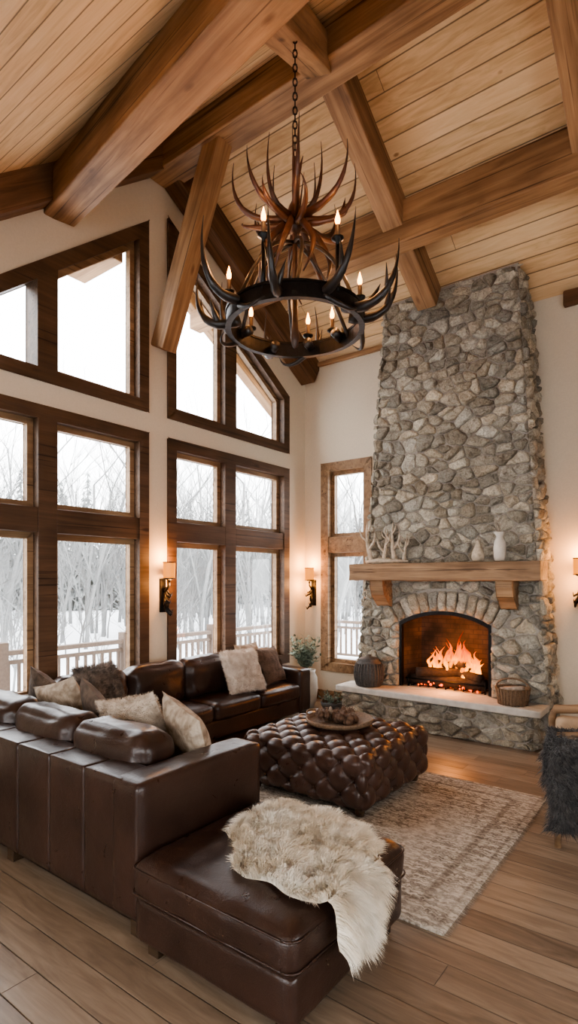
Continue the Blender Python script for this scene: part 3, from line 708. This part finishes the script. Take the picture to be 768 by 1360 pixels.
def pillow(name,c,size,th,rot,mat,fur=0,flen=.03,fw=.0015):
    b=MB(); n=16; vs=[];idx={}
    for sd in (1,-1):
        for i in range(n+1):
            for j in range(n+1):
                u=-1+2*i/n; v=-1+2*j/n
                x=size/2*u*(1-.07*(1-v*v)); y=size/2*v*(1-.07*(1-u*u))
                z=sd*th/2*((1-abs(u)**3)**.55)*((1-abs(v)**3)**.55)
                z+=sd*.008*mn.noise(V((x*12,y*12,c[0]*9)))*(1-u**4)*(1-v**4)
                z-=sd*th*.22*math.exp(-((u)**2*8+(v-1)**2*5))
                idx[(sd,i,j)]=len(vs); vs.append(V((x,y,z)))
    fs=[]
    for sd in (1,-1):
        for i in range(n):
            for j in range(n):
                q=(idx[sd,i,j],idx[sd,i+1,j],idx[sd,i+1,j+1],idx[sd,i,j+1]); fs.append(q if sd>0 else q[::-1])
    b.add(vs,fs)
    if fur:
        tris=[]
        for f in fs: tris+=[(vs[f[0]],vs[f[1]],vs[f[2]]),(vs[f[0]],vs[f[2]],vs[f[3]])]
        b.fur(tris,fur,flen,fw,0,0,.6)
    o=b.build(name,[mat]); o.location=c; o.rotation_euler=[math.radians(a) for a in rot]; return o
pillow('beige_pillow',(-2.52,2.33,.735),.50,.17,(-70,10,-16),'p_cream')
pillow('fur_pillow',(-2.95,2.29,.735),.50,.17,(-68,-12,10),'tan_fur',9000,.02)
pillow('brown_pillow',(-3.36,2.29,.74),.48,.15,(-70,20,-10),'p_brown')
pillow('beige_pillow',(-3.80,2.30,.75),.46,.16,(-70,-15,8),'p_cream')
pillow('fur_pillow',(-4.18,2.86,.74),.50,.18,(0,66,15),'taupe_fur',12000,.035)
pillow('brown_pillow',(-4.22,2.42,.76),.46,.15,(-50,35,30),'p_brown')
pillow('fur_pillow',(-4.14,4.62,.70),.48,.17,(0,64,-10),'white_fur',14000,.032)
pillow('brown_pillow',(-4.2,5.18,.69),.44,.15,(0,66,8),'p_brown')
pillow('beige_pillow',(-4.31,4.92,.75),.44,.13,(0,74,4),'p_cream')

# ------------------------------------------------------------------ tufted ottoman
to=empty('tufted_ottoman'); A=.115
def disp(P,nn,h):
    def f(a,b_):
        p=(a/A+b_/A); q=(a/A-b_/A)
        s=abs(math.sin(math.pi*p*.5))*abs(math.sin(math.pi*q*.5)); 
        near=abs(math.cos(math.pi*(a/A)*.5)*math.cos(math.pi*(b_/A)*.5)); near2=abs(math.sin(math.pi*(a/A)*.5)*math.sin(math.pi*(b_/A)*.5))
        return s**.5-.75*max(near,near2)**7
    wx,wy,wz=[abs(c)**2 for c in nn]
    d=wz*f(P.x,P.y)+wx*f(P.y,P.z-.005)+wy*f(P.x,P.z-.005)
    return P+nn*(.032*d-.02)
vs,fs=rbox_pts((-3.08,3.40,.07),(-1.92,4.50,.47),.07,120,(0,0,.01),0,0,disp); b=MB(); b.add(vs,fs); b.build('body',['leather2'],to)
b=MB(); cx,cy,cz=-2.5,3.95,.27
for i in range(-5,6):
    for j in range(-5,6):
        if (i+j)%2: continue
        x,y=i*A,j*A
        if abs(x)<.54 and abs(y)<.5: b.sphere((cx+x,cy+y,.436),.011,0,8,(1,1,.6))
    for j in (-1,0,1):
        if (i+j)%2: continue
        x=i*A; z=cz+.005+j*A
        if abs(x)<.53: b.sphere((cx+x,3.435,z),.011,0,8); b.sphere((cx+x,4.465,z),.011,0,8)
        if abs(x)<.5: b.sphere((-1.955,cy+x,z),.011,0,8); b.sphere((-3.045,cy+x,z),.011,0,8)
b.build('buttons',['leather2'],to)
b=MB()
for x in (-2.98,-2.02):
    for y in (3.5,4.4): b.lathe([(0,.017),(.03,.017),(.045,.08),(.045,.1)],(x,y,0),12)
b.build('feet',['chairwood'],to)
tr_=empty('decor_tray'); b=MB(); c=(-2.52,4.02,.496); b.lathe([(0,0),(.24,0),(.27,.01),(.285,.045),(.275,.047),(.262,.018),(0,.012)],c,40)
for s in (-1,1): b.tube([V(c)+V((s*(.27+.04*math.sin(t)),.07*math.cos(t),.045+.02*math.sin(t))) for t in [math.pi*i/10 for i in range(11)]],.008,6)
b.build('tray',['wicker'],tr_)
b=MB(); rp=random.Random(4)
def pinecone(b,c,r,m=0):
    c=V(c); b.sphere(c,r*.8,m,8,(1,1,1.2))
    for l in range(7):
        z=-r+2*r*l/6; rad=r*math.sqrt(max(.05,1-(z/r)**2))
        for a in range(8):
            t=2*math.pi*(a+.5*(l%2))/8; d=V((math.cos(t),math.sin(t),.3)); p=c+V((math.cos(t)*rad*.7,math.sin(t)*rad*.7,z*1.2)); b.add([p-V((-d.y,d.x,0))*r*.25,p+V((-d.y,d.x,0))*r*.25,p+d*r*.55],[(0,1,2)],m,False)
for i in range(22):
    a=rp.uniform(0,6.28); q=rp.uniform(.04,.2); pinecone(b,(c[0]+q*math.cos(a),c[1]+q*math.sin(a),.54+.03*(i%2)),rp.uniform(.028,.042))
b.build('pinecones',['cone'],tr_)
b=MB(); b.lathe([(0,0),(.04,0),(.045,.06),(.04,.065),(.035,.05),(0,.04)],(c[0]+.06,c[1]+.08,.51),20); b.lathe([(0,0),(.03,0),(.035,.03),(.02,.07),(.012,.1),(.0,.11)],(c[0]-.1,c[1]+.02,.51),16); b.build('candle_holders',['drift'],tr_)
vs,fs=rbox_pts((-1.43,-1.05,0.0),(1.43,1.05,.014),.005,30,(0,0,0),0); b=MB(); b.add(vs,fs)
for s in (-1,1):
    for i in range(260):
        y=-1.05+2.1*i/259; x=s*1.43; b.add([(x,y-.003,.008),(x,y+.003,.008),(x+s*random.uniform(.02,.035),y+random.uniform(-.01,.01),.002)],[(0,1,2)],0)
o=b.build('area_rug',['rug']); o.location=(-2.46,3.62,.001); 

# ------------------------------------------------------------------ armchair with throw
ac=empty('armchair',(-.50,4.38,0),(0,0,math.radians(13)))
def rb(name,lo,hi,m,**k): return rbox(name,lo,hi,m,ac,**k)
rb('seat_base',(-.38,-.40,.24),(.36,.40,.36),'tan',r=.03,n=8)
rb('seat_cushion',(-.42,-.33,.34),(.25,.33,.50),'tan',r=.06,n=12,puff=(0,0,.02),wr=.005)
rb('back',(.22,-.38,.30),(.40,.38,.86),'tan',r=.07,n=12,puff=(.03,0,.02),wr=.004)
for i,s in enumerate((-1,1)):
    rb(f'arm_{i+1}',(-.40,s*.40-.06,.28),(.36,s*.40+.06,.66),'tan',r=.05,n=10)
b=MB()
for s in (-1,1):
    b.tube([(-.40,s*.42,0),(-.41,s*.42,.3),(-.42,s*.42,.64),(-.40,s*.42,.70),(-.1,s*.43,.73),(.3,s*.42,.75)],[.02,.026,.028,.034,.036,.03],10)
    b.tube([(.40,s*.38,0),(.34,s*.38,.3)],[.018,.026],10)
b.build('wood_frame',['mantel'],ac)
def throw(s,t):
    x=-.47+s*.60+.02*math.sin(t*9); d=t*.96; y0=-.42
    if d<.22: y=y0+.30-d*1.0; z=.56+.13*min(1,d/.15)
    elif d<.40: k=(d-.22)/.18*math.pi/2; y=y0+.08-.15*math.sin(k); z=.725-.06*(1-math.cos(k))
    else: y=y0-.085-.03*math.sin(s*14); z=.665-(d-.40)*.95
    return (x,y,z)
vs,fs,tris=surf(throw,26,30)
a,c2,d2=tris[10]
if (c2-a).cross(d2-a).z<0: tris=[(a,c,d) for a,d,c in tris]
b=MB(); b.add(vs,fs); b.fur(tris,18000,.055,.0022,0,.6,.6); b.build('fur_throw',['grey_fur'],ac)

# ------------------------------------------------------------------ chandelier
CC=V((-2.207,2.973,0)); 
def cp(r,f,z): return CC+R*r+F*f+V((0,0,z))
cd=empty('antler_chandelier')
b=MB(); zr=3.39; RR=.45
def band(b,r0,r1,z0,z1,m,n=64):
    b.lathe([(r1,z0),(r1,z1),(r0,z1),(r0,z0),(r1,z0)],(CC.x,CC.y,0),n,m,smooth=False)
band(b,.425,.45,zr-.04,zr+.045,0); band(b,.42,.457,zr+.04,zr+.055,0); band(b,.42,.457,zr-.052,zr-.04,0)
b.build('ring',['iron'],cd)
b=MB()
z=4.18; k=0
top=zc(CC.y)
while z<top:
    pts=[]
    for i in range(9):
        t=2*math.pi*i/8; a=.014*math.cos(t); bb=.03*math.sin(t); pts.append(cp(a if k%2 else 0,0 if k%2 else a,z+bb))
    b.tube(pts,.0045,5); z+=.047; k+=1
b.lathe([(0,0),(.07,0),(.06,-.03),(.01,-.05)],(CC.x,CC.y,top-.01),20)
b.build('chain',['iron'],cd)
b=MB(); b.lathe([(0,3.98),(.03,3.98),(.05,4.03),(.055,4.1),(.04,4.16),(.02,4.2),(0,4.21)],(CC.x,CC.y,0),16)
b.lathe([(0,3.22),(.02,3.24),(.03,3.30),(.022,3.36),(.018,3.45),(.02,3.6),(.014,3.98)],(CC.x,CC.y,0),12,0)
ra=random.Random(9)
def horn(b,p0,ang,reach,dz,sag,r0,m,curl=.1,n=14,tines=()):
    dirv=R*math.cos(ang)+F*math.sin(ang); side=V((-dirv.y,dirv.x,0)); pts=[]
    for i in range(n+1):
        t=i/n; rad=reach*math.sin(t*math.pi*.56)/math.sin(math.pi*.56) if t<1 else reach*.995
        pts.append(V(p0)+dirv*rad+side*curl*t*t+V((0,0,-sag*math.sin(t*math.pi)+dz*t**2.2)))
    rd=[max(.0015,r0*(1-(i/n)**1.8)*(1+.08*math.sin(i*2.1))) for i in range(n+1)]
    b.tube(pts,rd,9,m)
    for tt,ln,sd in tines:
        i=int(tt*n); p=pts[i]; tn=(pts[i+1]-pts[i-1]).normalized(); d0=(V((0,0,1))*.8+side*sd+tn*.5).normalized()
        q=[p+d0*ln*s+(tn*-.12*ln+V((0,0,.2*ln)))*s*s for s in (0,.25,.5,.75,1)]
        b.tube(q,[rd[i]*.8,rd[i]*.68,rd[i]*.5,rd[i]*.3,.0015],7,m)
n1=8
for i in range(n1):
    a=2*math.pi*(i+.02)/n1; horn(b,cp(0,0,4.09),a,ra.uniform(.36,.42),ra.uniform(.28,.38),.05,.026,0,ra.uniform(-.08,.08),14,((.55,.12,.35),) if i%3==0 else ())
for i in range(6):
    a=2*math.pi*(i+.5)/6; horn(b,cp(0,0,4.10),a,ra.uniform(.16,.24),ra.uniform(.40,.50),.02,.022,0,ra.uniform(-.08,.08))
for i in range(7):
    a=2*math.pi*(i+.6)/7; horn(b,cp(0,0,4.04),a,ra.uniform(.31,.37),ra.uniform(.04,.14),.03,.022,0,ra.uniform(-.1,.1))
for i in range(7):
    a=2*math.pi*(i+.5)/7; d=R*math.cos(a)+F*math.sin(a); s=V((-d.y,d.x,0))
    pts=[cp(0,0,4.08)+d*(.03+.20*math.sin(t*1.9))+s*.07*math.sin(t*math.pi)+V((0,0,-.46*t)) for t in [j/10 for j in range(11)]]
    b.tube(pts,[max(.003,.023*(1-.8*(j/10)**2)) for j in range(11)],8,0)
b.build('hub_antlers',['antler'],cd)
b=MB()
for i in range(6):
    a=2*math.pi*(i+.5)/6; d=R*math.cos(a)+F*math.sin(a); s=V((-d.y,d.x,0))
    pts=[cp(0,0,3.92)+d*(.02+.41*t**.8)+s*.04*math.sin(t*math.pi)+V((0,0,-.52*t+.1*math.sin(t*math.pi))) for t in [j/10 for j in range(11)]]
    b.tube(pts,[.013]*11,8,0)
for i in range(10):
    a=2*math.pi*(i+.1)/10; d=R*math.cos(a)+F*math.sin(a)
    horn(b,CC+d*.36+V((0,0,zr+ra.uniform(.0,.05))),a+ra.uniform(-.2,.2),ra.uniform(.26,.34),ra.uniform(.32,.42),ra.uniform(.03,.08),.033,0,ra.uniform(-.1,.1),14,((.35,.15,.5),(.6,.13,-.4)) if i%2 else ((.5,.15,-.3),))
    if i%2==0: horn(b,CC+d*.44+V((0,0,zr-.02)),a+1.2,.2,-.02,.06,.018,0,.1)
b.build('ring_antlers',['antler_dark'],cd)
cand=[(-.19,-.39,.24),(.25,-.36,.24),(-.43,-.05,.08),(-.31,.30,0),(.10,.42,0),(.27,.33,0.0),(.43,.02,.08)]
b=MB()
for i,(r,f,hh) in enumerate(cand):
    p=cp(r,f,0); c=(p.x,p.y,zr+.05+hh)
    if hh: b.tube([V((p.x,p.y,zr+.02)),V((p.x,p.y,zr+.03+hh*.5)),V((p.x,p.y,zr+.06+hh))],[.018,.014,.013],8,0)
    b.lathe([(0,0),(.012,0),(.012,.03),(.036,.045),(.038,.055),(.014,.055)],c,14,0)
    b.lathe([(.014,.055),(.014,.13),(0,.132)],c,12,1)
    b.lathe([(.006,.13),(.015,.147),(.016,.165),(.008,.195),(.0015,.22)],c,12,2)
    ld=bpy.data.lights.new('candle_light','POINT'); ld.energy=4; ld.color=(1,.45,.16); ld.shadow_soft_size=.03
    lo=bpy.data.objects.new('candle_light',ld); bpy.context.collection.objects.link(lo); lo.location=(p.x,p.y,zr+.33+hh); lo.parent=cd
b.build('candles',['iron','candle','bulb'],cd)

def sconce(p,out):
    p=V(p);out=V(out);e0=empty('wall_sconce'); b=MB(); side=V((-out.y,out.x,0)); rq=random.Random(int(p.x*100+p.y*10))
    c=p+out*.12
    b.lathe([(.062,-.08),(.066,.08)],c,24); b.build('shade',['shade'],e0)
    b=MB()
    b.lathe([(.068,.08),(.07,.09),(.06,.09)],c,24); b.lathe([(.064,-.09),(.068,-.08),(.055,-.08)],c,24); b.lathe([(0,-.11),(.03,-.1),(.05,-.085),(0,-.08)],c,16)
    b.tube([c+V((0,0,-.1)),c+V((0,0,-.16)),p+out*.06+V((0,0,-.22)),p+out*.02+V((0,0,-.2))],.013,8)
    b.box((-.035,-.01,-.18),(.035,.012,.18),0,Matrix.Translation(p+out*.012+V((0,0,-.27)))@Matrix.Rotation(math.atan2(side.y,side.x),4,'Z'))
    for k in range(8):
        d=(V((0,0,-1))*rq.uniform(.6,1)+side*rq.uniform(-.6,.6)+out*rq.uniform(.1,.4)); q=p+out*.05+V((0,0,-.18-.03*k))
        b.tube([q,q+d*.07+side*rq.uniform(-.02,.02),q+d*.12+out*.03,q+d*.13+out*.05+V((0,0,.05))],[.016,.014,.01,.002],7)
    b.build('bracket',['iron'],e0)
    ld=bpy.data.lights.new('sconce_light','POINT'); ld.energy=13; ld.color=(1,.42,.12); ld.shadow_soft_size=.05
    lo=bpy.data.objects.new('lamp',ld); bpy.context.collection.objects.link(lo); lo.location=c+V((0,0,.14)); lo.parent=e0
    lo=bpy.data.objects.new('lamp_down',ld); bpy.context.collection.objects.link(lo); lo.location=c+V((0,0,-.15))+out*.03; lo.parent=e0
sconce((XL,4.0,1.80),(1,0,0)); sconce((-4.6,YB,1.78),(0,-1,0)); sconce((-1.13,YB,1.84),(0,-1,0))

# ------------------------------------------------------------------ corner plant
pl=empty('potted_plant'); b=MB(); c=V((-4.36,6.12,0))
b.lathe([(0,0),(.10,0),(.14,.1),(.16,.25),(.15,.4),(.12,.46),(.13,.5),(.11,.5),(.1,.44),(0,.42)],c,28); b.build('pot',['ceramic'],pl)
b=MB(); rl=random.Random(8)
for i in range(44):
    a=rl.uniform(0,6.28); d=V((math.cos(a)*rl.uniform(.1,.7),math.sin(a)*rl.uniform(.1,.7),1)).normalized(); p=c+V((0,0,.45)); ln=rl.uniform(.35,.6)
    pts=[p+d*ln*t+V((0,0,-.08*t*t)) for t in (0,.33,.66,1)]; b.tube(pts,.003,4)
    for k in range(12):
        t=.25+.75*k/11; q=p+d*ln*t+V((0,0,-.08*t*t)); s=V((rl.uniform(-1,1),rl.uniform(-1,1),rl.uniform(-.2,.7))).normalized(); w=s.cross(d).normalized()*.018
        b.add([q,q+s*.035+w,q+s*.08,q+s*.035-w],[(0,1,2,3)],0)
b.build('foliage',['leaf'],pl)
pc=empty('greenery_bowl'); b=MB(); c=V((-3.90,6.05,0)); b.lathe([(0,0),(.08,0),(.14,.1),(.15,.14),(.135,.14),(.1,.08),(0,.08)],c,24); b.build('bowl',['wicker_dark'],pc)
b=MB()
for i in range(40):
    a=rl.uniform(0,6.28); d=V((math.cos(a),math.sin(a),rl.uniform(.3,1.6))).normalized(); p=c+V((0,0,.12)); ln=rl.uniform(.08,.2)
    b.tube([p,p+d*ln],.003,4)
    for k in range(6):
        q=p+d*ln*(.3+.7*k/5); s=V((rl.uniform(-1,1),rl.uniform(-1,1),rl.uniform(-.2,.7))).normalized(); w=s.cross(d).normalized()*.01; b.add([q,q+s*.02+w,q+s*.05,q+s*.02-w],[(0,1,2,3)],0)
for i in range(7): pinecone(b,c+V((rl.uniform(-.08,.08),rl.uniform(-.08,.08),.16)),.03,1)
b.build('foliage',['leaf','cone'],pc)

# ------------------------------------------------------------------ exterior
b=MB(); b.box((-90,-60,-1.2),(40,90,-1.0)); b.build('snow_ground',['snow'])
b=MB(); b.box((-7.4,-8,-.25),(XL-T,11,-.06)); b.box((XL-T,YB+T,-.25),(6,11,-.06)); b.build('deck_floor',['snow'])
def railing(name,p,q):
    p=V(p);q=V(q);d=(q-p);l=d.length;u=d.normalized(); ang=math.atan2(u.y,u.x); b=MB(); m=Matrix.Translation(p)@Matrix.Rotation(ang,4,'Z')
    b.box((0,-.06,.78),(l,.06,.84),0,m); b.box((0,-.03,.66),(l,.03,.71),0,m); b.box((0,-.03,.05),(l,.03,.1),0,m)
    i=0
    while i*.14<l: b.box((i*.14,-.018,.1),(i*.14+.036,.018,.68),0,m); i+=1
    i=0
    while i*1.9<l+.1: b.box((i*1.9-.07,-.07,-.0),(i*1.9+.07,.07,.95),0,m); i+=1
    b.build(name,['rail'])
railing('deck_railing',(-7.3,-7.9,-.06),(-7.3,10.8,-.06)); railing('deck_railing',(-7.2,10.85,-.06),(5.9,10.85,-.06))
def tree_mesh(seed,mat='bark'):
    r=random.Random(seed); b=MB()
    def br(p,d,l,rad,dep):
        pts=[V(p)];rd=[rad];d=V(d).normalized();k=4
        for i in range(k):
            d=(d+V((r.uniform(-1,1),r.uniform(-1,1),r.uniform(-1,1)))*.12).normalized(); pts.append(pts[-1]+d*l/k); rd.append(rad*(1-.5*(i+1)/k))
        b.tube(pts,rd,5 if dep>2 else 3)
        if dep>0:
            for j in range(5 if dep>3 else 4):
                i=r.randint(1,k); br(pts[i],d*.7+V((r.uniform(-1,1),r.uniform(-1,1),r.uniform(-.1,.9)))*.7,l*r.uniform(.42,.66),rd[i]*.6,dep-1)
    br((0,0,0),(0,0,1),r.uniform(5,6.5),.09,4)
    return b.build('bare_tree',[mat])
def fir_mesh(seed,mat):
    r=random.Random(seed); b=MB(); h=7; b.tube([(0,0,0),(0,0,h)],[.12,.02],5)
    for l in range(22):
        z=.6+(h-.8)*l/21; rad=1.6*(1-l/22)+.12
        for a in range(11):
            t=r.uniform(0,6.28); q=rad*r.uniform(.7,1.1); d=V((math.cos(t),math.sin(t),0)); s=V((-d.y,d.x,0))*q*.22
            p=V((0,0,z+r.uniform(-.1,.1))); b.add([p+V((0,0,.1)),p+d*q*.55+s-V((0,0,.12*q)),p+d*q-V((0,0,.38*q)),p+d*q*.55-s-V((0,0,.12*q))],[(0,1,2,3)],0,False)
    return b.build('fir_tree',[mat])
rt=random.Random(77)
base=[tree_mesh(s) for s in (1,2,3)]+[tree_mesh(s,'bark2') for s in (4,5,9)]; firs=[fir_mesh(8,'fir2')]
def place(o,x,y,s):
    o.location=(x,y,-1.05); o.scale=(s,s,s*rt.uniform(.9,1.15)); o.rotation_euler=(0,0,rt.uniform(0,6.28))
used=set()
def inst(src,x,y,s):
    if src.name not in used: used.add(src.name); place(src,x,y,s); return
    o=bpy.data.objects.new(src.name.split('.')[0],src.data); bpy.context.collection.objects.link(o); place(o,x,y,s)
for i in range(18):
    dd=rt.uniform(10,18); inst(rt.choice(base[:3]),-5-dd,rt.uniform(0,30),rt.uniform(.75,1.05))
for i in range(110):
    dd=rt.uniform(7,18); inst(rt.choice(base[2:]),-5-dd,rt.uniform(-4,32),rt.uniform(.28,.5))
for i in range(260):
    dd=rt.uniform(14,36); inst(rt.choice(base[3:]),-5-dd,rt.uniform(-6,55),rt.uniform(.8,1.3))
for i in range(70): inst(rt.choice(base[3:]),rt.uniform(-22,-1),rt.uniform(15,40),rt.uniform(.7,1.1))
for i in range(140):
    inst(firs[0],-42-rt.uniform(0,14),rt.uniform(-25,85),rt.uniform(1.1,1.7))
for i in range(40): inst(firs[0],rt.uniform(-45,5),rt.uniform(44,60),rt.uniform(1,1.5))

# ------------------------------------------------------------------ lights / world
def light(name,kind,loc,energy,col,size=.1,rot=None,**k):
    ld=bpy.data.lights.new(name,kind); ld.energy=energy; ld.color=col
    if kind=='POINT': ld.shadow_soft_size=size
    if kind=='AREA': ld.shape='RECTANGLE'; ld.size=k['sx']; ld.size_y=k['sy']
    o=bpy.data.objects.new(name,ld); bpy.context.collection.objects.link(o); o.location=loc
    if rot: o.rotation_euler=rot
    return o
light('fire_light','POINT',(-2.42,6.36,.86),26,(1,.30,.05),.1).parent=fr
light('fire_light','POINT',(-2.42,6.12,.62),9,(1,.35,.08),.12).parent=fr
def portal(name,c,rot,sx,sy):
    o=light(name,'AREA',c,1,(1,1,1),0,rot,sx=sx,sy=sy); o.data.cycles.is_portal=True
h=math.pi/2
portal('window_portal',(XL-T-.02,2.72,1.9),(h,0,-h),2.15,2.7)
portal('window_portal',(XL-T-.02,2.72,4.4),(h,0,-h),2.15,1.9)
portal('window_portal',(XL-T-.02,5.15,1.9),(h,0,-h),2.15,2.7)
portal('window_portal',(XL-T-.02,5.15,4.5),(h,0,-h),2.15,2.2)
portal('window_portal',(-4.06,YB+T+.02,1.9),(-h,0,0),.8,2.9)
portal('window_portal',(XR+T+.02,.5,1.7),(h,0,h),4.2,2.0)
portal('window_portal',(-.7,YF-T-.02,1.68),(h,0,0),5.4,2.35)
w=bpy.data.worlds.new('overcast'); bpy.context.scene.world=w; w.use_nodes=True
bg=w.node_tree.nodes['Background']; bg.inputs[0].default_value=(.96,.98,1,1); bg.inputs[1].default_value=9.3
try: bpy.context.scene.view_settings.look='AgX - Medium High Contrast'
except Exception as ex: print(ex)

# ------------------------------------------------------------------ camera
cd_=bpy.data.cameras.new('camera'); cam=bpy.data.objects.new('camera',cd_); bpy.context.collection.objects.link(cam)
cam.location=(0,0,1.7); cam.rotation_euler=(math.pi/2,0,math.radians(37.2)); cd_.sensor_fit='HORIZONTAL'; cd_.sensor_width=36; cd_.lens=746/768*36
cd_.shift_y=90/768; cd_.clip_start=.05; cd_.clip_end=300
bpy.context.scene.camera=cam
